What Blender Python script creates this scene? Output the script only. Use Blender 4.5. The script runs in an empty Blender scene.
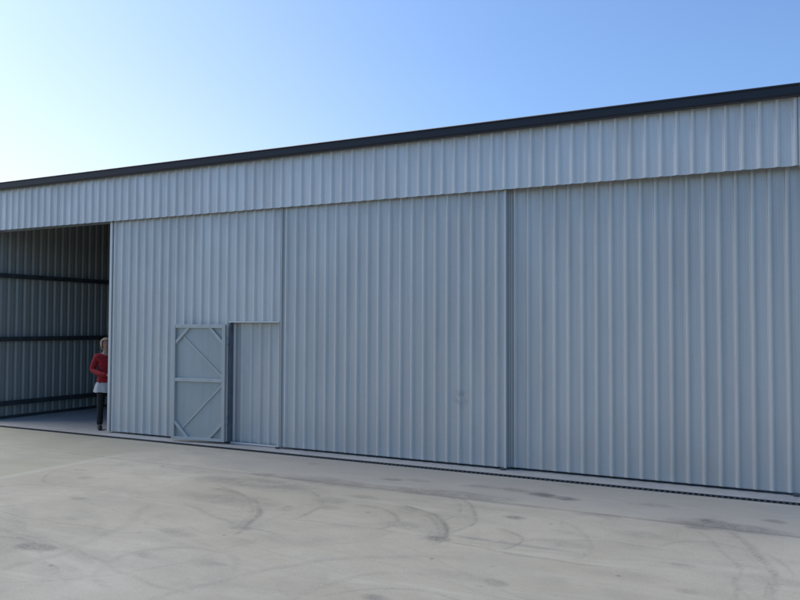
import bpy, bmesh, math, random
from mathutils import Vector, Matrix, noise
R = math.radians
random.seed(7)
scene = bpy.context.scene
col = scene.collection

# ------------------------------------------------------------------ camera
F_PX, YAW, PITCH, ROLL, DIST, EYE = 756.98, 0.46898, 0.033417, 0.0042132, 9.094, 1.8
fw = Vector((-math.sin(YAW)*math.cos(PITCH), math.cos(YAW)*math.cos(PITCH), math.sin(PITCH)))
rt0 = Vector((math.cos(YAW), math.sin(YAW), 0)); up0 = rt0.cross(fw)
rt = rt0*math.cos(ROLL) + up0*math.sin(ROLL); up = -rt0*math.sin(ROLL) + up0*math.cos(ROLL)
cam_d = bpy.data.cameras.new('camera'); cam = bpy.data.objects.new('camera', cam_d); col.objects.link(cam)
cam.matrix_world = Matrix(((rt.x, up.x, -fw.x, 0), (rt.y, up.y, -fw.y, -DIST), (rt.z, up.z, -fw.z, EYE), (0, 0, 0, 1)))
cam_d.sensor_width = 36; cam_d.lens = F_PX*36/800; cam_d.clip_end = 5000; cam_d.clip_start = 0.05
scene.camera = cam
scene.cycles.max_bounces = 8; scene.cycles.diffuse_bounces = 4; scene.cycles.glossy_bounces = 3
scene.view_settings.view_transform = 'Standard'; scene.view_settings.look = 'None'; scene.view_settings.exposure = 0

# ------------------------------------------------------------------ light
SUN_EL, SUN_AZ = R(50), R(-84)          # azimuth from +Y, negative = towards -X (behind the hangar, to the left)
w = bpy.data.worlds.new('World'); scene.world = w; w.use_nodes = True
nt = w.node_tree; bg = nt.nodes['Background']
sky = nt.nodes.new('ShaderNodeTexSky'); sky.sky_type = 'NISHITA'; sky.sun_disc = False
sky.sun_elevation = SUN_EL; sky.sun_rotation = SUN_AZ
sky.air_density = 1.0; sky.dust_density = 2.0; sky.ozone_density = 1.2; sky.altitude = 0
tn = nt.nodes.new('ShaderNodeMix'); tn.data_type = 'RGBA'; tn.blend_type = 'MULTIPLY'; tn.inputs[0].default_value = 1
tn.inputs[7].default_value = (0.86, 1.11, 1.40, 1)
nt.links.new(sky.outputs[0], tn.inputs[6])
# low haze brightening towards the sun's side of the horizon
def wn(kind, **k):
    q = nt.nodes.new('ShaderNode'+kind)
    for a, b in k.items(): setattr(q, a, b)
    return q
tc = wn('TexCoord'); sx = wn('SeparateXYZ'); nt.links.new(tc.outputs['Generated'], sx.inputs[0])
dt = wn('VectorMath', operation='DOT_PRODUCT'); nt.links.new(tc.outputs['Generated'], dt.inputs[0]); dt.inputs[1].default_value = (math.sin(SUN_AZ), math.cos(SUN_AZ), 0)
r1 = wn('MapRange', interpolation_type='SMOOTHSTEP'); nt.links.new(dt.outputs['Value'], r1.inputs[0]); r1.inputs[1].default_value = .35; r1.inputs[2].default_value = 1.0
r2 = wn('MapRange', interpolation_type='SMOOTHSTEP'); nt.links.new(sx.outputs['Z'], r2.inputs[0]); r2.inputs[1].default_value = 0; r2.inputs[2].default_value = .60; r2.inputs[3].default_value = 1; r2.inputs[4].default_value = 0.0
mm = wn('Math', operation='MULTIPLY'); nt.links.new(r1.outputs[0], mm.inputs[0]); nt.links.new(r2.outputs[0], mm.inputs[1])
hz = wn('Mix', data_type='RGBA', blend_type='ADD'); nt.links.new(mm.outputs[0], hz.inputs[0]); nt.links.new(tn.outputs[2], hz.inputs[6]); hz.inputs[7].default_value = (2.9, 1.5, 0.8, 1)
nt.links.new(hz.outputs[2], bg.inputs[0]); bg.inputs[1].default_value = 0.14
sd = bpy.data.lights.new('sun', 'SUN'); sd.energy = 2.5; sd.angle = R(50); sd.color = (1.0, 0.90, 0.77)
so = bpy.data.objects.new('sun', sd); col.objects.link(so)
sdir = Vector((math.sin(SUN_AZ)*math.cos(SUN_EL), math.cos(SUN_AZ)*math.cos(SUN_EL), math.sin(SUN_EL)))
so.rotation_euler = sdir.to_track_quat('Z', 'Y').to_euler(); so.location = sdir*30

# ------------------------------------------------------------------ node helpers
class G:
    """tiny expression builder for a material's node tree"""
    def __init__(s, name):
        s.m = bpy.data.materials.new(name); s.m.use_nodes = True; s.t = s.m.node_tree; s.b = s.t.nodes['Principled BSDF']
        s.geo = None
    def n(s, kind): return s.t.nodes.new('ShaderNode'+kind)
    def put(s, sock, v):
        if isinstance(v, (int, float)):
            try: sock.default_value = v
            except Exception: sock.default_value = (v, v, v, 1)
        elif isinstance(v, tuple): sock.default_value = v if len(v) == len(sock.default_value) else v+(1,)
        else: s.t.links.new(v, sock)
    def math(s, op, a, b=0, c=0, clamp=False):
        q = s.n('Math'); q.operation = op; q.use_clamp = clamp
        s.put(q.inputs[0], a); s.put(q.inputs[1], b); s.put(q.inputs[2], c); return q.outputs[0]
    def mix(s, f, a, b, blend='MIX'):
        q = s.n('Mix'); q.data_type = 'RGBA'; q.blend_type = blend; q.clamp_factor = True
        s.put(q.inputs[0], f); s.put(q.inputs[6], a); s.put(q.inputs[7], b); return q.outputs[2]
    def ramp(s, v, lo, hi, a=0.0, b=1.0, smooth=True):
        q = s.n('MapRange'); q.interpolation_type = 'SMOOTHSTEP' if smooth else 'LINEAR'
        s.put(q.inputs[0], v); q.inputs[1].default_value = lo; q.inputs[2].default_value = hi
        q.inputs[3].default_value = a; q.inputs[4].default_value = b; return q.outputs[0]
    def pos(s):
        if s.geo is None:
            s.geo = s.n('NewGeometry').outputs['Position']
            q = s.n('SeparateXYZ'); s.put(q.inputs[0], s.geo); s.x, s.y, s.z = q.outputs
        return s.geo
    def objpos(s):
        s.geo = s.n('TexCoord').outputs['Object']; q = s.n('SeparateXYZ'); s.put(q.inputs[0], s.geo); s.x, s.y, s.z = q.outputs
    def noise(s, scale, detail=4, rough=0.55, stretch=(1, 1, 1), dist=0.0, off=(0, 0, 0)):
        mp = s.n('Mapping'); s.put(mp.inputs[0], s.pos()); mp.inputs[3].default_value = stretch; mp.inputs[1].default_value = off
        q = s.n('TexNoise'); s.put(q.inputs['Vector'], mp.outputs[0]); q.inputs['Scale'].default_value = scale
        q.inputs['Detail'].default_value = detail; q.inputs['Roughness'].default_value = rough; q.inputs['Distortion'].default_value = dist
        return q.outputs[0]
    def bump(s, h, strength, dist, prev=None):
        q = s.n('Bump'); q.inputs['Strength'].default_value = strength; q.inputs['Distance'].default_value = dist
        s.put(q.inputs['Height'], h)
        if prev is not None: s.put(q.inputs['Normal'], prev)
        return q.outputs[0]
    def fin(s, color=None, rough=None, metal=None, normal=None, spec=None):
        if color is not None: s.put(s.b.inputs['Base Color'], color)
        if rough is not None: s.put(s.b.inputs['Roughness'], rough)
        if metal is not None: s.put(s.b.inputs['Metallic'], metal)
        if normal is not None: s.put(s.b.inputs['Normal'], normal)
        if spec is not None: s.put(s.b.inputs['Specular IOR Level'], spec)
        return s.m

def mat_steel(name, base, seed, metal=0.45, rough=0.46, dirt=0.45, smudge=None, crown=0.24):
    g = G(name); g.pos()
    big = g.noise(0.55, 3, 0.5, (1, 1, 0.5), off=(seed, 0, 0))
    streak = g.noise(9, 4, 0.6, (1, 1, 0.05), off=(seed, 1, 0))
    fine = g.noise(140, 3, 0.6, (1, 1, 1))
    # sheets of about 0.68 m cover each take a slightly different tone
    sh = g.math('FLOOR', g.math('DIVIDE', g.math('ADD', g.math('ADD', g.x, g.y), 40.03+seed*0.1), 0.68))
    wn = g.n('TexWhiteNoise'); wn.noise_dimensions = '1D'; g.put(wn.inputs['W'], sh)
    tone = g.math('ADD', g.ramp(big, 0.3, 0.7, 0.95, 1.04), g.math('MULTIPLY', g.math('SUBTRACT', wn.outputs[0], 0.5), 0.03))
    tone = g.math('MULTIPLY', tone, g.ramp(streak, 0.35, 0.75, 1.03, 0.93))
    tone = g.math('MULTIPLY', tone, g.ramp(fine, 0.3, 0.7, 0.94, 1.06))
    c = g.mix(1.0, base, g.n_comb(tone), 'MULTIPLY')
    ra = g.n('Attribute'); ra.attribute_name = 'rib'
    c = g.mix(g.math('MULTIPLY', ra.outputs['Fac'], crown), c, (0.80, 0.775, 0.70))  # rib crowns coloured lighter and warmer, standing in for grazing sunlight
    if smudge:
        d = g.n('VectorMath'); d.operation = 'DISTANCE'; g.put(d.inputs[0], g.geo); d.inputs[1].default_value = smudge
        c = g.mix(g.math('MULTIPLY', g.ramp(d.outputs['Value'], 0.0, 0.17, 0.42, 0), g.ramp(g.noise(12, 4, .6), .35, .6)), c, (0.16, 0.15, 0.14))
    marks = g.noise(6.5, 6, 0.72, (1, 1, 0.7), off=(seed*2, 4, 1))
    c = g.mix(g.ramp(marks, 0.62, 0.78, 0, 0.22), c, (base[0]*.6, base[1]*.6, base[2]*.6))
    # dust splash near the ground, rain-fed streaks from the top
    dust = g.math('MULTIPLY', g.ramp(g.z, 0.0, 0.9, 1.0, 0.0), g.ramp(g.noise(3.5, 5, 0.65), 0.35, 0.75))
    c = g.mix(g.math('MULTIPLY', dust, dirt), c, (base[0]*1.02, base[1]*0.93, base[2]*0.80))
    rg = g.ramp(g.noise(2.3, 4, 0.6, (1, 1, .6), off=(0, seed, 0)), 0.3, 0.7, rough-0.06, rough+0.08)
    nb = g.bump(g.noise(1.7, 2, 0.5, (1, 1, 0.6), off=(seed, seed, 0)), 0.35, 0.02)
    nb = g.bump(fine, 0.06, 0.001, nb)
    return g.fin(c, rg, metal, nb)
def n_comb(s, v):
    q = s.n('CombineColor'); [s.put(q.inputs[i], v) for i in range(3)]; return q.outputs[0]
G.n_comb = n_comb

STEEL = (0.40, 0.435, 0.475)
M = {}
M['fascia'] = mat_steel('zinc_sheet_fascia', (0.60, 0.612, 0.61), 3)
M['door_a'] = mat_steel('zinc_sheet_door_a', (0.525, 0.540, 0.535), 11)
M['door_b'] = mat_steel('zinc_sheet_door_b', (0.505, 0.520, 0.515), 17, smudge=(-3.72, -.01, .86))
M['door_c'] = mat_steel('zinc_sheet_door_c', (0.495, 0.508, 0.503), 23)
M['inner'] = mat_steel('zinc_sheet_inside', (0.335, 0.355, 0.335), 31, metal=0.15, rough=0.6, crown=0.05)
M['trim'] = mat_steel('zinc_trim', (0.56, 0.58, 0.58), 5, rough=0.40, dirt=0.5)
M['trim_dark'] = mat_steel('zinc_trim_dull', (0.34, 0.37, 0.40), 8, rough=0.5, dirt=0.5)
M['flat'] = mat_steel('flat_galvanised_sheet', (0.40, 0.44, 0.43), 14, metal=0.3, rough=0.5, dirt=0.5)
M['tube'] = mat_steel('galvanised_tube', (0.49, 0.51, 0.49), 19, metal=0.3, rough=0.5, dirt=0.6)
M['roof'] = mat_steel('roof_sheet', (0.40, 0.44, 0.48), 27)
def simple(name, c, rough=0.6, metal=0.0, var=0.15, scale=8, objsp=False):
    g = G(name)
    if objsp: g.objpos()
    t = g.ramp(g.noise(scale, 5, 0.6), 0.3, 0.7, 1-var, 1+var)
    return g.fin(g.mix(1.0, c, g.n_comb(t), 'MULTIPLY'), rough, metal, g.bump(g.noise(scale*6, 3), 0.1, 0.004))
M['gutter'] = simple('navy_painted_gutter', (0.006, 0.010, 0.022), 0.4, 0, 0.12, 3)
M['gap_shade'] = simple('door_gap_shade', (0.13, 0.15, 0.175), 0.6, 0.2, 0.15, 6)  # shade of the gap beside the leaf, put into the jamb's colour
M['girt'] = simple('dark_girt_steel', (0.07, 0.08, 0.085), 0.55, 0.3, 0.2, 5)
M['grate'] = simple('drain_grate_iron', (0.05, 0.055, 0.06), 0.6, 0.4, 0.25, 12)
M['pit'] = simple('drain_shadowed_pit', (0.03, 0.03, 0.03), 0.9)
M['screw'] = simple('screw_head', (0.22, 0.24, 0.26), 0.45, 0.6)
def mat_ground(name, c1, c2):
    g = G(name)
    f = g.ramp(g.noise(0.35, 6, 0.6), 0.35, 0.65)
    h = g.noise(18, 5, 0.7)
    c = g.mix(f, c1, c2); c = g.mix(g.ramp(h, 0.3, 0.7, 0, 0.5), c, (c1[0]*.5, c1[1]*.5, c1[2]*.5))
    return g.fin(c, 0.95, 0, g.bump(h, 0.6, 0.05))
M['grass'] = mat_ground('dry_winter_grass', (0.075, 0.085, 0.03), (0.13, 0.12, 0.055))

# ------------------------------------------------------------------ concrete apron with its joints, stains and tyre scuffs
def px_ground(px, py):
    d = fw*1.0 + rt*((px-400)/F_PX) + up*((300-py)/F_PX)
    t = -EYE/d.z
    return (d.x*t, -DIST + d.y*t)
def mat_concrete():
    g = G('worn_concrete'); g.pos()
    wob = g.math('MULTIPLY', g.math('SUBTRACT', g.noise(2.2, 4, 0.6), 0.5), 0.10)
    X = g.math('ADD', g.x, wob)
    Y = g.math('ADD', g.y, g.math('MULTIPLY', g.math('SUBTRACT', g.noise(2.0, 4, 0.6, off=(9, 3, 0)), 0.5), 0.10))
    n1 = g.noise(0.33, 5, 0.6, dist=0.6)
    n2 = g.noise(1.4, 6, 0.65, (1, 1.6, 1), dist=0.5, off=(3, 8, 0))
    n3 = g.noise(11, 5, 0.7, off=(5, 1, 0))
    grain = g.noise(110, 3, 0.8); grit = g.noise(38, 4, 0.75, off=(4, 4, 0))
    c = g.mix(g.ramp(n1, 0.35, 0.65), (0.366, 0.330, 0.254), (0.446, 0.404, 0.322))
    c = g.mix(g.ramp(n2, 0.42, 0.72, 0, 0.50), c, (0.305, 0.293, 0.238))
    c = g.mix(g.ramp(n3, 0.45, 0.8, 0, 0.28), c, (0.27, 0.26, 0.235))
    c = g.mix(g.ramp(grain, 0.38, 0.60, 0.34, 0.0), c, (0.20, 0.19, 0.17))
    c = g.mix(g.ramp(grit, 0.52, 0.70, 0, 0.30), c, (0.22, 0.21, 0.185))
    c = g.mix(g.ramp(grit, 0.28, 0.42, 0.22, 0), c, (0.56, 0.54, 0.47))
    # algae-green bay to the left of the cross joint
    gl = g.math('MULTIPLY', g.ramp(X, -8.5, -7.9, 1, 0), g.ramp(g.noise(0.9, 4, 0.6, off=(2, 2, 2)), 0.3, 0.62, 0.35, 1))
    c = g.mix(g.math('MULTIPLY', gl, 0.55), c, (0.290, 0.290, 0.205))
    # greyer strip along the doors, up to the long joint
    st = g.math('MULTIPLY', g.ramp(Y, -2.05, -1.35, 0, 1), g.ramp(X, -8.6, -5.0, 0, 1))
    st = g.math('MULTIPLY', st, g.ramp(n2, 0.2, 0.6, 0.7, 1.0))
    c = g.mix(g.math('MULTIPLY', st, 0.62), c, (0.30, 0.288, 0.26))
    # long sweeping pale smears from trowelling and washing
    sm = g.noise(0.8, 5, 0.7, (0.35, 2.2, 1), dist=1.5, off=(7, 7, 0))
    c = g.mix(g.ramp(sm, 0.5, 0.75, 0, 0.35), c, (0.47, 0.45, 0.37))
    patch = g.noise(5.0, 5, 0.7, (1, 1, 1), off=(1, 4, 0))
    at = g.n('Attribute'); at.attribute_name = 'stain'
    dark = g.math('MULTIPLY', at.outputs['Fac'], g.math('MULTIPLY', g.ramp(patch, 0.32, 0.60, 0.35, 1.1), g.ramp(grit, 0.35, 0.62, 0.6, 1.15)))
    c = g.mix(g.math('MULTIPLY', dark, 1.45), c, (0.095, 0.09, 0.085))
    # random small dark drips
    vo = g.n('TexVoronoi'); vo.feature = 'F1'; g.put(vo.inputs['Vector'], g.geo); vo.inputs['Scale'].default_value = 1.9
    c = g.mix(g.ramp(vo.outputs['Distance'], 0.02, 0.05, 0.55, 0.0), c, (0.12, 0.11, 0.10))
    # joints
    def line_y(y0, x0, x1, wd, s, colr):
        q = g.ramp(g.math('ABSOLUTE', g.math('SUBTRACT', Yj, y0)), wd*0.35, wd, s, 0)
        return g.math('MULTIPLY', q, g.math('MULTIPLY', g.ramp(g.x, x0-.5, x0+.3, 0, 1), g.ramp(g.x, x1-.3, x1+.3, 1, 0)))
    Yj = g.math('ADD', g.y, g.math('MULTIPLY', g.math('SUBTRACT', g.noise(1.2, 2), 0.5), 0.02))
    Xj = g.math('ADD', g.x, g.math('MULTIPLY', g.math('SUBTRACT', g.noise(1.1, 2), 0.5), 0.05))
    c = g.mix(g.math('MULTIPLY', line_y(-1.70, -5.6, 1.6, 0.05, 0.55, 0), g.ramp(n2, .3, .6, .45, 1)), c, (0.155, 0.148, 0.135))
    c = g.mix(line_y(-1.70, -30, -5.6, 0.03, 0.25, 0), c, (0.16, 0.16, 0.15))
    c = g.mix(g.math('MULTIPLY', line_y(-3.04, -2.6, -1.6, 0.05, 0.42, 0), g.ramp(n2, .35, .6, .3, 1)), c, (0.15, 0.15, 0.15))
    jx = g.ramp(g.math('ABSOLUTE', g.math('ADD', Xj, 8.17)), 0.0, 0.13, 0.26, 0)
    jx = g.math('MULTIPLY', jx, g.ramp(g.y, -1.6, -1.2, 1, 0.1))
    c = g.mix(jx, c, (0.50, 0.49, 0.42))
    rg = g.ramp(n2, 0.3, 0.7, 0.72, 0.92)
    nb = g.bump(g.noise(3.0, 4, 0.6), 0.25, 0.01); nb = g.bump(grain, 0.25, 0.0015, nb)
    return g.fin(c, rg, 0, nb, 0.35)
import numpy as np
class Stains:
    """rubber scuffs and oil spots as a value per ground vertex"""
    def __init__(s, X, Y): s.X, s.Y, s.v = X, Y, np.zeros_like(X)
    @staticmethod
    def ss(x, lo, hi):
        t = np.clip((x-lo)/(hi-lo), 0, 1); return t*t*(3-2*t)
    def blob(s, px, py, rx, ry, k, ang=0.0):
        cx, cy = px_ground(px, py)
        d = ((s.X-cx)/rx)**2+((s.Y-cy)/ry)**2
        s.v = np.maximum(s.v, (1-s.ss(d, 0, 1))*k*.55)
    def arc(s, p1, p2, p3, wd, k, fill=0.0):
        (ax, ay), (bx, by), (cx, cy) = px_ground(*p1), px_ground(*p2), px_ground(*p3)
        D = 2*(ax*(by-cy)+bx*(cy-ay)+cx*(ay-by))
        ux = ((ax*ax+ay*ay)*(by-cy)+(bx*bx+by*by)*(cy-ay)+(cx*cx+cy*cy)*(ay-by))/D
        uy = ((ax*ax+ay*ay)*(cx-bx)+(bx*bx+by*by)*(ax-cx)+(cx*cx+cy*cy)*(bx-ax))/D
        r = math.hypot(ax-ux, ay-uy); dx = s.X-ux; dy = s.Y-uy; d = np.hypot(dx, dy); off = d-r
        ring = 1-s.ss(np.abs(off), 0, wd)
        if fill: ring = np.maximum(ring, s.ss(off, -wd*7, 0)*fill*(1-s.ss(off, 0, wd*.5)))
        bxn, byn = (bx-ux)/r, (by-uy)/r
        cosw = min((ax-ux)*bxn+(ay-uy)*byn, (cx-ux)*bxn+(cy-uy)*byn)/r
        cs = (dx*bxn+dy*byn)/np.maximum(d, .01)
        win = s.ss(cs, cosw-.02, min(cosw+.35*(1-cosw)+.01, .999))
        s.v = np.maximum(s.v, ring*win*k*(.70+.30*np.sin(off*130+3*np.sin(off*31))))
def stain_values(X, Y):
    X = X+.03*np.sin(Y*3.1+1)+.015*np.sin(Y*9+X*4); Y = Y+.03*np.sin(X*2.7)+.012*np.sin(X*11-Y*5)
    S_ = Stains(X, Y); arc, blob = S_.arc, S_.blob
    # tyre arcs (pixel triples only say where on the ground the photograph shows them)
    arc((205, 487), (255, 505), (245, 530), 0.055, 0.55, 0.45)
    arc((185, 505), (225, 520), (252, 527), 0.05, 0.30, 0.3)
    arc((290, 485), (321, 500), (300, 516), 0.05, 0.38, 0.25)
    arc((365, 505), (393, 515), (370, 531), 0.05, 0.42, 0.25)
    arc((398, 505), (440, 522), (437, 541), 0.055, 0.60, 0.5)
    arc((450, 495), (476, 514), (445, 534), 0.04, 0.42, 0.3)
    arc((425, 492), (462, 505), (430, 522), 0.04, 0.30, 0.2)
    arc((495, 528), (518, 538), (500, 549), 0.035, 0.34, 0.3)
    arc((0, 536), (22, 540), (40, 549), 0.07, 0.40, 0.4)
    arc((715, 520), (757, 555), (770, 600), 0.07, 0.32, 0.25)
    arc((690, 525), (728, 560), (735, 600), 0.05, 0.22, 0.2)
    arc((560, 520), (586, 535), (570, 560), 0.05, 0.18, 0.15)
    arc((110, 560), (160, 548), (165, 590), 0.06, 0.16, 0.12)
    arc((0, 570), (80, 545), (150, 500), 0.10, 0.16, 0.1)
    arc((150, 600), (300, 565), (480, 560), 0.07, 0.16, 0.1)
    arc((290, 600), (345, 580), (440, 575), 0.06, 0.14, 0.1)
    for b in [(245, 528, .16, .10, .75), (434, 539, .17, .11, .85), (30, 547, .26, .14, .8), (265, 475, .25, .12, .55), (392, 479, .20, .10, .6),
              (370, 597, .14, .08, .6), (517, 518, .14, .09, .7), (482, 487, .30, .12, .55), (512, 490, .26, .12, .55), (541, 495, .24, .13, 1.0),
              (566, 498, .19, .12, 1.0), (417, 480, .22, .10, .4), (712, 522, .20, .11, .9), (702, 529, .18, .09, .7), (775, 522, .14, .09, .7),
              (772, 532, .13, .08, .5), (650, 505, .30, .10, .4), (502, 582, .13, .09, .5), (680, 566, .12, .08, .4), (330, 500, .30, .18, .4),
              (180, 533, .30, .12, .35), (245, 540, .20, .09, .3), (140, 554, .22, .08, .35), (215, 562, .20, .07, .25), (560, 542, .35, .12, .3),
              (320, 505, .30, .14, .35), (260, 484, 1.1, .35, .5), (330, 482, .9, .25, .5), (430, 492, .9, .22, .6), (475, 497, .6, .18, .6), (230, 500, .9, .3, .4), (730, 528, .7, .2, .7), (395, 525, .30, .16, .4), (110, 490, .8, .3, .22), (600, 515, .3, .1, .35), (640, 535, .35, .12, .25),
              (300, 540, .5, .2, .18), (200, 470, .9, .25, .25), (620, 575, .4, .14, .2), (770, 580, .3, .12, .3), (460, 575, .4, .1, .15),
              (365, 497, .25, .12, .45), (450, 515, .35, .15, .25), (164, 466, .035, .03, 1.0), (365, 512, .03, .02, 1.0), (497, 566, .02, .015, 1.2)]:
        blob(*b)
    rr = random.Random(21)
    for _ in range(34):
        cx, cy = rr.uniform(-7.6, .6), -rr.uniform(1.9, 5.6); r = rr.choice((.35, .5, .7, 1.1, 2.2)); a0 = rr.uniform(0, 6.28); span = rr.uniform(.5, 1.4)/max(r, .6)**.5
        wd = rr.uniform(.012, .045); k = rr.uniform(.10, .34)*min(1, .7+.2*r)
        dx = S_.X-cx; dy = S_.Y-cy; d = np.hypot(dx, dy); off = d-r
        an = np.abs((np.arctan2(dy, dx)-a0+np.pi) % (2*np.pi)-np.pi)
        ring = 1-S_.ss(np.abs(off), 0, wd)
        if rr.random() < .5: ring = np.maximum(ring, S_.ss(off, -wd*9, 0)*.35*(1-S_.ss(off, 0, wd*.6)))
        S_.v = np.maximum(S_.v, ring*(1-S_.ss(an, span*.5, span))*k*(.7+.3*np.sin(off*150)))
    for _ in range(26):
        cx, cy = rr.uniform(-8, 1), -rr.uniform(.5, 5.8); rx = rr.uniform(.03, .16); ry = rx*rr.uniform(.4, .9)
        d = ((S_.X-cx)/rx)**2+((S_.Y-cy)/ry)**2
        S_.v = np.maximum(S_.v, (1-S_.ss(d, 0, 1))*rr.uniform(.08, .26))
    # straight wheel tracks
    for _ in range(16):
        cx, cy = rr.uniform(-7, .5), -rr.uniform(2, 5.5); a = rr.uniform(-.5, .25); L_ = rr.uniform(.8, 2.6); wd = rr.uniform(.015, .05)
        u = (S_.X-cx)*math.cos(a)+(S_.Y-cy)*math.sin(a); v = -(S_.X-cx)*math.sin(a)+(S_.Y-cy)*math.cos(a)+.06*np.sin(u*1.3)
        S_.v = np.maximum(S_.v, (1-S_.ss(np.abs(v), 0, wd))*(1-S_.ss(np.abs(u), L_*.4, L_))*rr.uniform(.08, .2))
    return S_.v
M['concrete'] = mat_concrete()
def mat_slab():
    g = G('hangar_floor_concrete'); g.pos()
    n2 = g.noise(1.6, 6, 0.65); n3 = g.noise(14, 5, 0.7)
    c = g.mix(g.ramp(n2, 0.35, 0.7), (0.42, 0.41, 0.38), (0.33, 0.325, 0.31))
    c = g.mix(g.ramp(n3, 0.45, 0.8, 0, 0.4), c, (0.18, 0.175, 0.17))
    return g.fin(c, g.ramp(n2, 0.3, 0.7, 0.55, 0.8), 0, g.bump(n3, 0.15, 0.004), 0.4)
M['slab'] = mat_slab()

# ------------------------------------------------------------------ mesh helpers
def link(name, bm, mat, parent=None, smooth=False):
    bmesh.ops.recalc_face_normals(bm, faces=bm.faces)
    me = bpy.data.meshes.new(name); bm.to_mesh(me); bm.free()
    if smooth:
        for p in me.polygons: p.use_smooth = True
    o = bpy.data.objects.new(name, me); me.materials.append(mat); col.objects.link(o)
    if parent: o.parent = parent
    return o
def box(bm, x0, x1, y0, y1, z0, z1, bev=0.0):
    vs = [bm.verts.new((x, y, z)) for z in (z0, z1) for x, y in ((x0, y0), (x1, y0), (x1, y1), (x0, y1))]
    fs = [bm.faces.new([vs[i] for i in f]) for f in ((0, 3, 2, 1), (4, 5, 6, 7), (0, 1, 5, 4), (1, 2, 6, 5), (2, 3, 7, 6), (3, 0, 4, 7))]
    if bev:
        es = list({e for f in fs for e in f.edges})
        bmesh.ops.bevel(bm, geom=es, offset=bev, segments=2, affect='EDGES', profile=0.5)
def bar(bm, a, b, wd, th, normal=(0, -1, 0)):
    a, b = Vector(a), Vector(b); d = (b-a).normalized(); n = Vector(normal); s = d.cross(n).normalized()
    vs = []
    for p in (a, b):
        for i, j in ((-1, 0), (1, 0), (1, 1), (-1, 1)): vs.append(bm.verts.new(p + s*i*wd/2 + n*j*th))
    for f in ((0, 3, 2, 1), (4, 5, 6, 7), (0, 1, 5, 4), (1, 2, 6, 5), (2, 3, 7, 6), (3, 0, 4, 7)): bm.faces.new([vs[i] for i in f])
def prism(bm, prof, x0, x1):          # prof: (y, z) closed outline extruded along x
    A = [bm.verts.new((x0, y, z)) for y, z in prof]; B = [bm.verts.new((x1, y, z)) for y, z in prof]
    n = len(prof)
    for i in range(n): bm.faces.new((A[i], A[(i+1) % n], B[(i+1) % n], B[i]))
    bm.faces.new(A); bm.faces.new(B[::-1])
PITCHR = 0.17
RIB_D, TOPW, BASEW = 0.027, 0.024, 0.064
def rib_profile(u0, u1, phase):
    """(u, d) points of the sheet between u0 and u1; d = how far a rib stands proud"""
    pts = []
    k0 = math.floor((u0-phase)/PITCHR)-1
    k = k0
    raw = []
    while phase+k*PITCHR < u1+PITCHR:
        c = phase+k*PITCHR
        raw += [(c-BASEW/2-.003, 0), (c-BASEW/2+.003, .003), (c-TOPW/2-.002, RIB_D-.003), (c-TOPW/2+.003, RIB_D), (c+TOPW/2-.003, RIB_D), (c+TOPW/2+.002, RIB_D-.003),
                (c+BASEW/2+.004, .003), (c+BASEW/2+.012, 0)]
        m = c+PITCHR/2
        raw += [(m-.010, 0), (m-.005, .001), (m+.005, .001), (m+.010, 0)]
        k += 1
    def at(u):
        for a, b in zip(raw, raw[1:]):
            if a[0] <= u <= b[0]: return a[1]+(b[1]-a[1])*(u-a[0])/max(b[0]-a[0], 1e-6)
        return 0
    pts = [(u0, at(u0))] + [p for p in raw if u0+1e-4 < p[0] < u1-1e-4] + [(u1, at(u1))]
    return pts
def sheet(bm, prof, z0, z1, put, rows=6, z1f=None):
    """put(u, d, z) -> point; a thin corrugated skin (two sides by thickness 0.6 mm is left to the renderer)"""
    prev = None
    lay = bm.verts.layers.float.get('rib') or bm.verts.layers.float.new('rib')
    for r in range(rows+1):
        row = []
        for u, d in prof:
            zt = z1f(u) if z1f else z1
            z = z0+(zt-z0)*r/rows
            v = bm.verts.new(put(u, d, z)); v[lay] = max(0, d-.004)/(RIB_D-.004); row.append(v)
        if prev:
            for i in range(len(row)-1): bm.faces.new((prev[i], prev[i+1], row[i+1], row[i]))
        prev = row
def screws(bm, x0, x1, phase, zs, y, every=2):
    k = math.ceil((x0+.03-phase)/PITCHR)
    while phase+k*PITCHR < x1-.02:
        if k % every == 0:
            for z in zs:
                cx = phase+k*PITCHR
                A = [bm.verts.new((cx+.0055*math.cos(a*PI3), y, z+.0055*math.sin(a*PI3))) for a in range(6)]
                B = [bm.verts.new((v.co.x, y-.005, v.co.z)) for v in A]
                for i in range(6): bm.faces.new((A[i], A[(i+1) % 6], B[(i+1) % 6], B[i]))
                bm.faces.new(B)
        k += 1
PI3 = math.pi/3
def tag(o, label=None, cat=None, group=None, kind=None):
    if label: o['label'] = label
    if cat: o['category'] = cat
    if group: o['group'] = group
    if kind: o['kind'] = kind
    return o
def empty(name, loc, rz=0):
    o = bpy.data.objects.new(name, None); o.location = loc; o.rotation_euler = (0, 0, rz); o.empty_display_size = .3; col.objects.link(o); return o

# ------------------------------------------------------------------ dimensions
XL, XR = -13.26, 0.175
X_A0, X_AB, X_BC, X_C1 = -10.03, -6.545, -3.10, 0.200
Z_HEAD, Z_FTOP = 3.508, 4.33
DEPTH = 12.0
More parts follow.
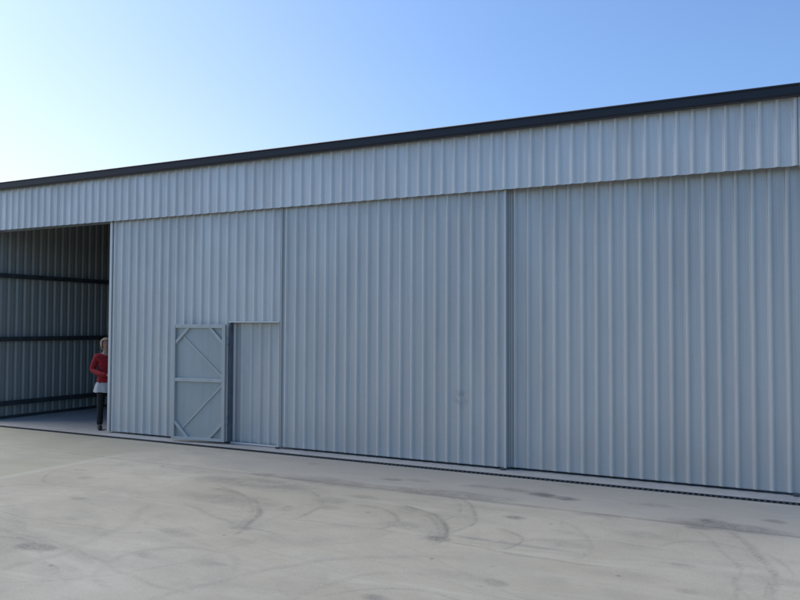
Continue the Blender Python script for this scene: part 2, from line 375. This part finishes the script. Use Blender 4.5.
# ------------------------------------------------------------------ ground
bm = bmesh.new(); S = 3000
vs = [bm.verts.new(p) for p in ((-S, -S, -.03), (S, -S, -.03), (S, S, -.03), (-S, S, -.03))]; bm.faces.new(vs)
tag(link('ground', bm, M['grass']), kind='structure')
bm = bmesh.new()
def rect(bm, x0, x1, y0, y1, z):
    bm.faces.new([bm.verts.new(p) for p in ((x0, y0, z), (x1, y0, z), (x1, y1, z), (x0, y1, z))])
GX0, GX1, GY0, GY1, GN, GM = -10.5, 1.5, -6.5, -0.41, 640, 330     # finely divided part that carries the stains
rect(bm, -24, GX0, -24, -0.41, 0.0); rect(bm, GX1, 22, -24, -0.41, 0.0); rect(bm, GX0, GX1, -24, GY0, 0.0)
rect(bm, -24, -13.6, -0.41, 6, 0.0); rect(bm, 0.6, 22, -0.41, 6, 0.0)
me0 = bpy.data.meshes.new('tmp'); bm.to_mesh(me0); bm.free()
xs = np.linspace(GX0, GX1, GN+1); ys = np.linspace(GY0, GY1, GM+1); XX, YY = np.meshgrid(xs, ys)
grid = np.stack([XX.ravel(), YY.ravel(), np.zeros(XX.size)], 1)
base = np.array([v.co[:] for v in me0.vertices]); nb0 = len(base)
ii = np.arange(GM)[:, None]*(GN+1)+np.arange(GN)[None, :]+nb0
quads = np.stack([ii, ii+1, ii+GN+2, ii+GN+1], -1).reshape(-1, 4)
me1 = bpy.data.meshes.new('concrete_apron')
me1.from_pydata(np.vstack([base, grid]).tolist(), [], [list(p.vertices) for p in me0.polygons]+quads.tolist())
bpy.data.meshes.remove(me0)
sa = me1.attributes.new('stain', 'FLOAT', 'POINT')
sa.data.foreach_set('value', np.concatenate([np.zeros(nb0), stain_values(XX.ravel(), YY.ravel())]).astype(np.float32))
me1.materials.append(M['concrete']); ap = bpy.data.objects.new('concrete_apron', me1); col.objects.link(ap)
tag(ap, kind='structure')
bm = bmesh.new(); box(bm, -13.6, 0.6, -0.285, DEPTH+.1, -0.12, 0.004)
tag(link('hangar_floor', bm, M['slab']), kind='structure')
# drain
bm = bmesh.new(); prism(bm, [(-.41, -.09), (-.285, -.09), (-.285, -.085), (-.41, -.085)], -13.6, 0.6)
dr = empty('floor_drain', (0, 0, 0))
tag(dr, 'long dark slotted drain set in the concrete along the front of the hangar', 'drain')
link('drain_pit', bm, M['pit'], dr)
bm = bmesh.new()
box(bm, -13.6, .6, -.4095, -.395, -.02, .002); box(bm, -13.6, .6, -.300, -.2855, -.02, .002)
x = -13.6
while x < .59:
    box(bm, x, x+.022, -.395, -.300, -.02, .001); x += .058
link('grate', bm, M['grate'], dr)

# ------------------------------------------------------------------ hangar
hg = empty('hangar', (0, 0, 0))
tag(hg, 'long low corrugated zinc-grey hangar with sliding doors and a navy roof gutter', 'hangar')
# fascia band
P_F = -0.037
bm = bmesh.new()
fp = rib_profile(XL, XR-.012, P_F)
sheet(bm, fp, Z_HEAD, 4.30, lambda u, d, z: (u, -.085-d, z), rows=4)
screws(bm, XL, XR, P_F, (3.62, 4.18), -.085-RIB_D)
fa = link('fascia', bm, M['fascia'], hg)
bm = bmesh.new(); box(bm, XR-.010, XR+.004, -.114, .02, Z_HEAD-.004, 4.28, .002); link('corner_flashing', bm, M['fascia'], fa)
# steel header behind the fascia that carries the door track
bm = bmesh.new()
box(bm, XL+.01, XR-.02, -.075, -.055, Z_HEAD+.012, 4.30); box(bm, XL+.01, XR-.02, .19, .21, Z_HEAD+.012, 4.28); box(bm, XL+.01, XR-.02, -.055, .19, 3.75, 3.77)
link('door_track', bm, M['trim_dark'], hg)
# gutter (quad profile) and roof
bm = bmesh.new()
prism(bm, [(-.118, 4.235), (-.20, 4.235), (-.215, 4.248), (-.222, 4.330), (-.232, 4.334), (-.236, 4.346), (-.228, 4.355), (-.205, 4.355), (-.203, 4.26), (-.128, 4.26), (-.128, 4.352), (-.118, 4.352)], XL-.03, XR+.008)
link('gutter', bm, M['gutter'], hg)
slope = math.tan(R(4))
bm = bmesh.new()
pr = rib_profile(XL-.02, XR+.0, 0.05)
prev = None
for yy in (-.15, 6, DEPTH+.15):
    row = [bm.verts.new((u, yy, 4.325+d+(yy+.15)*slope)) for u, d in pr]
    if prev:
        for i in range(len(row)-1): bm.faces.new((prev[i], prev[i+1], row[i+1], row[i]))
    prev = row
rf = link('roof', bm, M['roof'], hg)
for bx0, bx1 in ((XR+.010, XR+.030), (XL-.060, XL-.040)):
    bm = bmesh.new()
    prism(bm, [(-.10, 4.22), (DEPTH+.14, 4.22+(DEPTH+.28)*slope), (DEPTH+.14, 4.34+(DEPTH+.28)*slope), (-.10, 4.34)], bx0, bx1)
    link('barge_board', bm, M['gutter'], rf)
# purlins and rafters under the roof
for yy in (1.2, 2.7, 4.2, 5.7, 7.2, 8.7, 10.2):
    bm = bmesh.new(); zz = 4.32+(yy+.15)*slope
    box(bm, XL+.03, XR-.03, yy, yy+.06, zz-.15, zz-.004); link('purlin', bm, M['girt'], rf)
# side walls (ribs outward), back wall
def side_wall(xp, outward, label=None):
    bm = bmesh.new()
    prf = rib_profile(0.0 if outward < 0 else .2, DEPTH, 0.09)
    sheet(bm, prf, 0.01, 0, lambda u, d, z: (xp+outward*d, u, z-.03*(z < .02)), rows=4, z1f=lambda u: 4.30+(u+.15)*slope)
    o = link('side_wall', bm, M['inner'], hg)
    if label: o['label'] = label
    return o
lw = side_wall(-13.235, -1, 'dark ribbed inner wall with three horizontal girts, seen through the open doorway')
for z0, z1 in ((2.69, 2.755), (1.485, 1.55), (0.265, 0.33)):
    bm = bmesh.new(); box(bm, -13.231, -13.16, .06, DEPTH-.05, z0, z1); box(bm, -13.175, -13.16, .06, DEPTH-.05, z0-.02, z0-.0005)
    link('girt', bm, M['girt'], lw)
bm = bmesh.new(); box(bm, -13.231, -13.15, .06, DEPTH-.05, 0.006, 0.05); link('base_rail', bm, M['girt'], lw)
rw = side_wall(0.14, 1)
for z0, z1 in ((2.66, 2.77), (1.66, 1.765), (0.50, 0.60)):
    bm = bmesh.new(); box(bm, .065, .136, .25, DEPTH-.05, z0, z1); link('girt', bm, M['girt'], rw)
bm = bmesh.new()
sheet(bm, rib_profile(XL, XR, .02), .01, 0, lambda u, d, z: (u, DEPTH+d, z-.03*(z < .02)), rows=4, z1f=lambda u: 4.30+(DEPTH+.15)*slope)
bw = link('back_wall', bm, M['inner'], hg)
for z0 in (2.66, 1.66, .5):
    bm = bmesh.new(); box(bm, -13.10, .05, DEPTH-.08, DEPTH-.004, z0, z0+.1); link('girt', bm, M['girt'], bw)
bm = bmesh.new(); zt = 4.30+(DEPTH+.15)*slope; box(bm, XL, XR, DEPTH-.05, DEPTH+.08, zt-.12, zt+.012); link('eave_flashing', bm, M['girt'], bw)
for cx in (-13.24, .115):
    bm = bmesh.new(); box(bm, cx-.03, cx+.03, DEPTH-.06, DEPTH+.05, -.02, zt-.121); link('corner_flashing', bm, M['girt'], bw)
# portal columns
for xx in (-13.15, .0):
    for yy in (4.0, 8.0):
        bm = bmesh.new(); zt = 4.2+(yy+.15)*slope
        box(bm, xx, xx+.1, yy, yy+.006, .006, zt); box(bm, xx, xx+.1, yy+.144, yy+.15, .006, zt); box(bm, xx+.047, xx+.053, yy+.006, yy+.144, .006, zt)
        link('column', bm, M['girt'], hg)
for yy in (4.0, 8.0):
    bm = bmesh.new(); zt = 4.2+(yy+.15)*slope; box(bm, -13.14, .09, yy+.01, yy+.14, zt+.001, zt+.02-.004); link('rafter', bm, M['girt'], hg)
# end posts
bm = bmesh.new(); box(bm, XL-.012, XL+.05, -.05, .21, .006, Z_HEAD-.002, .003); link('post', bm, M['trim'], hg)
bm = bmesh.new(); box(bm, .100, XR-.006, .20, .30, .006, Z_HEAD-.002, .003); link('post', bm, M['trim'], hg)

# ---- sliding doors
def sliding_door(x0, x1, y, phase, mat, label, holes=None, left_stile=.05, right_stile=.05, tone='trim', zt=3.72, lowgap=.035):
    """ribbed skin on a tube frame; y = plane of the sheet's pans, ribs towards -y"""
    bm = bmesh.new()
    a, b = x0+left_stile, x1-right_stile
    if holes:
        hx0, hx1, hz = holes
        sheet(bm, rib_profile(a, hx0, phase), lowgap, zt, lambda u, d, z: (u, y-d, z), rows=6)
        sheet(bm, rib_profile(hx0, min(hx1, b), phase), hz, zt, lambda u, d, z: (u, y-d, z), rows=3)
        if hx1 < b: sheet(bm, rib_profile(hx1, b, phase), lowgap, zt, lambda u, d, z: (u, y-d, z), rows=6)
    else:
        sheet(bm, rib_profile(a, b, phase), lowgap, zt, lambda u, d, z: (u, y-d, z), rows=6)
    zsr = (3.35, 2.3, 1.25, .16)
    if holes:
        screws(bm, a, hx0, phase, zsr, y-RIB_D); screws(bm, hx0, b, phase, (3.35, 2.3), y-RIB_D)
    else: screws(bm, a, b, phase, zsr, y-RIB_D)
    d = link('sliding_door', bm, mat, hg); d['label'] = label
    def rail(z0, z1, xa=a, xb=b):
        bm = bmesh.new(); box(bm, xa, xb, y+.004, y+.042, z0, z1); link('rail', bm, M['trim_dark'], d)
    rail(lowgap-.008, lowgap+.045, a, (holes[0] if holes else b)); rail(zt-.06, zt-.01)
    if not holes: rail(1.8, 1.85)
    return d
def stile(x0, x1, y0, y1, z0, z1, parent, m='trim'):
    bm = bmesh.new(); box(bm, x0, x1, y0, y1, z0, z1, .003); return link('stile', bm, M[m], parent)
YD = 0.0          # front doors' pan plane; ribs reach y=-0.028
P_A, P_B, P_C = -9.93, -6.46, -0.123
WX0, WX1, WZ = -7.47, -6.56, 1.826
dA = sliding_door(X_A0, X_AB-.006, YD, P_A, M['door_a'], 'leftmost closed sliding door, with a small access door cut in it', holes=(WX0-.02, X_AB-.006, WZ+.03), right_stile=.012)
stile(X_A0, X_A0+.052, YD-.034, YD+.06, .025, 3.72, dA)
stile(X_AB-.0185, X_AB-.007, YD-.030, YD+.05, .025, 3.72, dA)
dB = sliding_door(X_AB+.004, X_BC, YD-.004, P_B, M['door_b'], 'middle sliding door, standing slightly proud of the one to its right', left_stile=.012, right_stile=.030)
stile(X_AB+.005, X_AB+.0175, YD-.036, YD+.05, .025, 3.72, dB)
stile(X_BC-.030, X_BC, YD-.036, YD+.034, .025, 3.72, dB)
dC = sliding_door(X_BC-.12, X_C1, .064, P_C, M['door_c'], 'rightmost sliding door, set back on the rear track', left_stile=.145, right_stile=.03)
stile(X_BC-.12, X_BC+.024, .046, .09, .025, 3.72, dC, 'door_c')
stile(X_C1-.03, X_C1, .036, .09, .025, 3.72, dC, 'door_c')
# tiny floor guides
for gx, gy in ((X_AB-.02, -.05), (X_BC-.04, -.05), (.10, .02)):
    bm = bmesh.new(); box(bm, gx-.03, gx+.03, gy-.015, gy+.02, .004, .030, .006); link('floor_guide', bm, M['girt'], hg)
# ---- access doorway in door A
bm = bmesh.new()
box(bm, WX0-.022, WX1+.002, YD-.040, YD+.05, WZ+.004, WZ+.028, .003)
link('door_head', bm, M['trim'], dA)
stile(WX1-.002, WX1+.006-.001, YD-.032, YD+.048, .030, WZ-.006, dA)
bm = bmesh.new(); box(bm, WX0-.040, WX0-.004, YD-.022, YD+.06, .03, WZ-.006, .003); link('jamb_gap_shade_strip', bm, M['gap_shade'], dA)
bm = bmesh.new(); box(bm, WX0-.002, WX1-.004, YD+.0, YD+.05, .010, .034, .003); link('threshold', bm, M['trim'], dA)
# ribbed sheet that fills the doorway, one track further in
bm = bmesh.new()
sheet(bm, rib_profile(WX0-.10, WX1+.03, P_A+.05), .03, WZ+.12, lambda u, d, z: (u, YD+.095-d, z), rows=5)
ip = link('inner_panel', bm, M['door_b'], hg); ip['label'] = 'ribbed sheet standing just inside the small doorway'
# ---- the access door leaf, swung right round against the sheet, its braced inner face outward
leaf = empty('access_door', (-7.515, YD-.045, 0), R(7)); leaf.parent = hg
leaf['label'] = 'small framed access door with braced inner face, folded back open'
LW, Z0, Z1, T = .95, .035, 1.80, .042
def L(name, fn, m, parent=leaf):
    bm = bmesh.new(); fn(bm); return link(name, bm, M[m], parent)
L('door_sheet', lambda b: box(b, -LW+.01, -.01, -.012, -.004, Z0+.01, Z1-.01), 'flat')
FW = .055
L('leaf_stile', lambda b: box(b, -LW, -LW+FW, -.014-T, -.0145, Z0, Z1, .003), 'tube')
L('leaf_stile', lambda b: box(b, -FW, 0, -.014-T, -.0145, Z0, Z1, .003), 'tube')
L('top_rail', lambda b: box(b, -LW+FW+.001, -FW-.001, -.0125-T, -.0145, Z1-FW, Z1, .003), 'tube')
L('bottom_rail', lambda b: box(b, -LW+FW+.001, -FW-.001, -.0125-T, -.0145, Z0, Z0+FW*.8, .003), 'tube')
L('mid_rail', lambda b: box(b, -LW+FW+.001, -FW-.001, -.012-T, -.0145, .925, .925+FW*.95, .003), 'tube')
gs = .21
yb = -.0145
def gus(b, x, z, sx, sz): bar(b, (x-sx*.010, yb, z+sz*(gs+.022)), (x+sx*(gs+.022), yb, z-sz*.010), .042, T-.010)
for (gx, gz, sx, sz) in ((-LW+FW, Z1-FW, 1, -1), (-FW, Z1-FW, -1, -1), (-LW+FW, Z0+FW*.8, 1, 1), (-FW, Z0+FW*.8, -1, 1)):
    L('corner_brace', lambda b: gus(b, gx, gz, sx, sz), 'tube')
L('diagonal_brace', lambda b: bar(b, (-LW+FW+.13, yb, Z1-FW-.13), (-FW-.005, yb, .925+FW+.03), .024, .012), 'tube')
L('diagonal_brace', lambda b: bar(b, (-LW+FW+.13, yb, Z0+FW+.12), (-FW-.005, yb, .925-.04), .024, .012), 'tube')
for hz in (.3, 1.5):
    L('hinge', lambda b: box(b, -.004, .030, -.030, .012, hz, hz+.09, .003), 'trim_dark')

# ------------------------------------------------------------------ the woman at the doorway
M['skin'] = simple('skin', (0.34, 0.19, 0.14), 0.5, 0, 0.06, 20, True)
M['jacket'] = simple('red_knit', (0.26, 0.006, 0.012), 0.85, 0, 0.25, 30, True)
M['shirt'] = simple('white_cotton', (0.42, 0.42, 0.41), 0.8, 0, 0.08, 14, True)
M['trousers'] = simple('black_cloth', (0.010, 0.010, 0.012), 0.8, 0, 0.3, 20, True)
M['shoes'] = simple('black_leather', (0.012, 0.012, 0.013), 0.45, 0, 0.2, 20, True)
M['hair'] = simple('blonde_hair', (0.34, 0.25, 0.15), 0.6, 0, 0.3, 60, True)
M['eye'] = simple('eye_dark', (0.02, 0.018, 0.015), 0.2, 0, 0.1, 20, True)
M['lip'] = simple('lip', (0.30, 0.08, 0.07), 0.5, 0, 0.1, 20, True)
def skin_mesh(chains, sub=2):
    """chains: list of lists of (x, y, z, rx, ry); the first point of the first chain is the root. Shared points are merged."""
    tmpc = []; keys = {}; vs = []; es = set(); rad = []
    for ch in chains:
        last = None
        for p in ch:
            k = tuple(round(v, 4) for v in p[:3])
            if k not in keys: keys[k] = len(vs); vs.append(p[:3]); rad.append(p[3:5] if len(p) > 4 else (p[3], p[3]))
            i = keys[k]
            if last is not None and last != i: es.add((min(last, i), max(last, i)))
            last = i
    me = bpy.data.meshes.new('tmp'); me.from_pydata(vs, list(es), [])
    o = bpy.data.objects.new('tmp', me); col.objects.link(o)
    md = o.modifiers.new('s', 'SKIN'); md.use_smooth_shade = True
    sv = me.skin_vertices[0].data
    for i, r in enumerate(rad): sv[i].radius = r
    # one root per connected piece
    parent = list(range(len(vs)))
    def find(a):
        while parent[a] != a: a = parent[a]
        return a
    for a, b in es: parent[max(find(a), find(b))] = min(find(a), find(b))
    for i in range(len(vs)): sv[i].use_root = (find(i) == i)
    sb = o.modifiers.new('b', 'SUBSURF'); sb.levels = sub; sb.render_levels = sub
    dg = bpy.context.evaluated_depsgraph_get(); dg.update()
    out = bpy.data.meshes.new_from_object(o.evaluated_get(dg))
    bpy.data.objects.remove(o); bpy.data.meshes.remove(me)
    return out
def skinned(name, chains, mat, parent, sub=2):
    me = skin_mesh(chains, sub); me.name = name
    me.materials.clear(); me.materials.append(mat)
    for p in me.polygons: p.use_smooth = True
    o = bpy.data.objects.new(name, me); col.objects.link(o)
    if parent: o.parent = parent
    return o
# local frame: faces -y, z up, her right hand side is -x
def finger(base, d, ln, curl, r):
    base, d = Vector(base), Vector(d).normalized(); c = Vector(curl).normalized()
    pts = [base, base+d*ln*.45, base+(d*.85+c*.5).normalized()*ln*.45+d*ln*.3, base+d*ln*.72+c*ln*.42]
    pts[2] = pts[1]+(d*.8+c*.6).normalized()*ln*.3; pts[3] = pts[2]+(d*.45+c*.9).normalized()*ln*.25
    return [(p.x, p.y, p.z, r*(1-.13*i)) for i, p in enumerate(pts)]
HR = (.045, -.285, 1.005)      # right palm (held in front of the waist)
HL = (.215, -.33, 1.035)       # left palm (at the door edge)
body_ch = [
    [(0, 0, .93, .13, .10), (0, 0, 1.06, .105, .085), (0, .005, 1.2, .125, .095), (0, .01, 1.33, .12, .085), (0, .005, 1.415, .060, .056), (0, -.008, 1.462, .050, .054), (0, -.018, 1.525, .076, .086), (0, -.010, 1.580, .088, .100), (0, .0, 1.628, .068, .080)],
    [(0, .01, 1.33, .12, .085), (-.155, .01, 1.345, .050), (-.235, .02, 1.08, .038), (-.09, -.20, 1.015, .027), (HR[0]-.03, HR[1]+.03, HR[2], .026, .020), (HR[0]+.02, HR[1]-.01, HR[2], .034, .016)],
    [(0, .01, 1.33, .12, .085), (.155, .01, 1.345, .050), (.22, -.02, 1.09, .038), (.20, -.22, 1.06, .027), (HL[0], HL[1]+.045, HL[2], .026, .020), (HL[0]+.005, HL[1], HL[2], .020, .034)],
    [(0, 0, .93, .13, .10), (-.085, 0, .86, .085), (-.085, -.01, .48, .052), (-.09, .01, .30, .050), (-.09, .02, .10, .034), (-.09, -.02, .045, .036, .030), (-.095, -.13, .03, .034, .022)],
    [(0, 0, .93, .13, .10), (.085, 0, .86, .085), (.085, -.01, .48, .052), (.09, .01, .30, .050), (.09, .02, .10, .034), (.09, -.02, .045, .036, .030), (.095, -.13, .03, .034, .022)],
]
for k in range(4):
    body_ch.append(finger((HR[0]+.035, HR[1]-.018, HR[2]+.024-.016*k), (1, -.35, .05), (.068, .076, .072, .058)[k], (.2, .9, -.1), .0085))
body_ch.append(finger((HR[0]-.005, HR[1]+.0, HR[2]+.03), (.5, .1, .8), .055, (1, 0, 0), .0095))
for k in range(4):
    body_ch.append(finger((HL[0]+.006, HL[1]-.022, HL[2]+.024-.016*k), (.2, -1, .0), (.068, .076, .072, .058)[k], (1, .1, -.1), .0085))
body_ch.append(finger((HL[0]+.002, HL[1]+.005, HL[2]+.03), (-.1, -.5, .8), .055, (.3, -.6, 0), .0095))
ZS = 1.0
wm = empty('person', (-10.375, .24, .004), R(52)); wm.scale = (.93, .93, .93)
tag(wm, 'blonde woman in red jacket and black trousers, half hidden by the door edge', 'person')
bd = skinned('body', body_ch, M['skin'], wm)
# nose, ears pushed out of the same surface
me = bd.data
for v in me.vertices:
    x, y, z = v.co
    if z > 1.5 and y < -.06:
        v.co.y -= .022*math.exp(-(x/.014)**2-((z-1.553)/.020)**2)          # nose
        v.co.y += .010*math.exp(-((abs(x)-.030)/.014)**2-((z-1.580)/.012)**2)  # eye sockets
        v.co.y -= .006*math.exp(-(x/.026)**2-((z-1.518)/.010)**2)          # lips
        v.co.y -= .008*math.exp(-(x/.022)**2-((z-1.487)/.014)**2)          # chin
    if abs(x) > .06 and z > 1.5: v.co.x += math.copysign(.010*math.exp(-((y-.002)/.014)**2-((z-1.565)/.026)**2), x)
def front_y(x, z):
    c = [v.co.y for v in me.vertices if abs(v.co.x-x) < .014 and abs(v.co.z-z) < .014 and v.co.y < -.03]
    return min(c) if c else -.09
for sx in (-1, 1):
    bm = bmesh.new(); bmesh.ops.create_icosphere(bm, subdivisions=2, radius=.010)
    bmesh.ops.scale(bm, vec=(1.25, .5, .62), verts=bm.verts); bmesh.ops.translate(bm, vec=(sx*.030, front_y(sx*.030, 1.580)+.001, 1.580), verts=bm.verts)
    link('eye', bm, M['eye'], bd, True)
bm = bmesh.new(); bmesh.ops.create_icosphere(bm, subdivisions=2, radius=.020); bmesh.ops.scale(bm, vec=(1.0, .25, .3), verts=bm.verts)
bmesh.ops.translate(bm, vec=(0, front_y(0, 1.518)+.002, 1.518), verts=bm.verts); link('mouth', bm, M['lip'], bd, True)
skinned('jacket', [
    [(0, .0, .825, .200, .172), (0, .0, .93, .165, .138), (0, .0, 1.03, .145, .122), (0, .005, 1.2, .150, .118), (0, .01, 1.32, .145, .110), (0, .008, 1.41, .085, .080)],
    [(0, .01, 1.32, .138, .105), (-.165, .01, 1.325, .074), (-.24, .02, 1.085, .056), (-.10, -.195, 1.017, .048), (.0, -.252, 1.008, .044)],
    [(0, .01, 1.32, .138, .105), (.165, .01, 1.325, .074), (.225, -.02, 1.095, .056), (.205, -.20, 1.06, .044), (.212, -.26, 1.043, .040)]], M['jacket'], wm)
def skirt(name, rings, mat, parent, seg=36, wav=.008, seed=0):
    bm = bmesh.new(); prev = None
    for (z, rx, ry, cy) in rings:
        row = []
        for i in range(seg):
            a = 2*math.pi*i/seg
            k = 1+wav/.15*math.sin(a*7+seed)*(1-abs(z-rings[0][0]) if False else 1)+wav/.2*math.sin(a*11+z*20)
            row.append(bm.verts.new((rx*k*math.cos(a), cy+ry*k*math.sin(a), z+.006*math.sin(a*5))))
        if prev:
            for i in range(seg): bm.faces.new((prev[i], prev[(i+1) % seg], row[(i+1) % seg], row[i]))
        prev = row
    return link(name, bm, mat, parent, True)
skirt('shirt', [(.92, .120, .09, 0), (.87, .145, .118, 0), (.84, .170, .145, 0), (.80, .186, .160, 0), (.74, .196, .170, 0), (.685, .202, .175, 0)], M['shirt'], wm)
skinned('trousers', [
    [(0, 0, .85, .105, .085), (-.08, 0, .80, .086), (-.088, -.01, .48, .064), (-.092, .012, .28, .060), (-.092, .02, .06, .062)],
    [(0, 0, .85, .105, .085), (.08, 0, .80, .086), (.088, -.01, .48, .064), (.092, .012, .28, .060), (.092, .02, .06, .062)]], M['trousers'], wm)
for sx in (-1, 1):
    skinned('shoe', [[(sx*.092, .045, .046, .046, .042), (sx*.093, -.02, .046, .046, .040), (sx*.098, -.115, .034, .046, .030), (sx*.100, -.185, .028, .034, .022)]], M['shoes'], wm)
# hair: a chin-length bob, open over the face, built from lobes and strands
bm = bmesh.new()
bmesh.ops.create_icosphere(bm, subdivisions=4, radius=1)
dele = []
for v in bm.verts:
    n = v.co.normalized()
    x, y, z = n.x*.108, n.y*.122+.006, 1.580+n.z*.108
    if n.z < .15:
        z = 1.593+n.z*.165; x *= 1.02+.12*(-n.z); y = y*1.0
    s = .004*math.sin(x*260)+.003*math.sin(y*310+z*40)
    x *= 1+s*4; y *= 1+s*3
    if n.y < -.35 and z < 1.632 and abs(n.x) < .72: dele.append(v)
    elif z < 1.43: z = 1.43+.01*math.sin(x*90)
    v.co = (x, y, z)
bmesh.ops.delete(bm, geom=dele, context='VERTS')
hr = link('hair', bm, M['hair'], wm, True)
sm = hr.modifiers.new('thick', 'SOLIDIFY'); sm.thickness = .022; sm.offset = -1
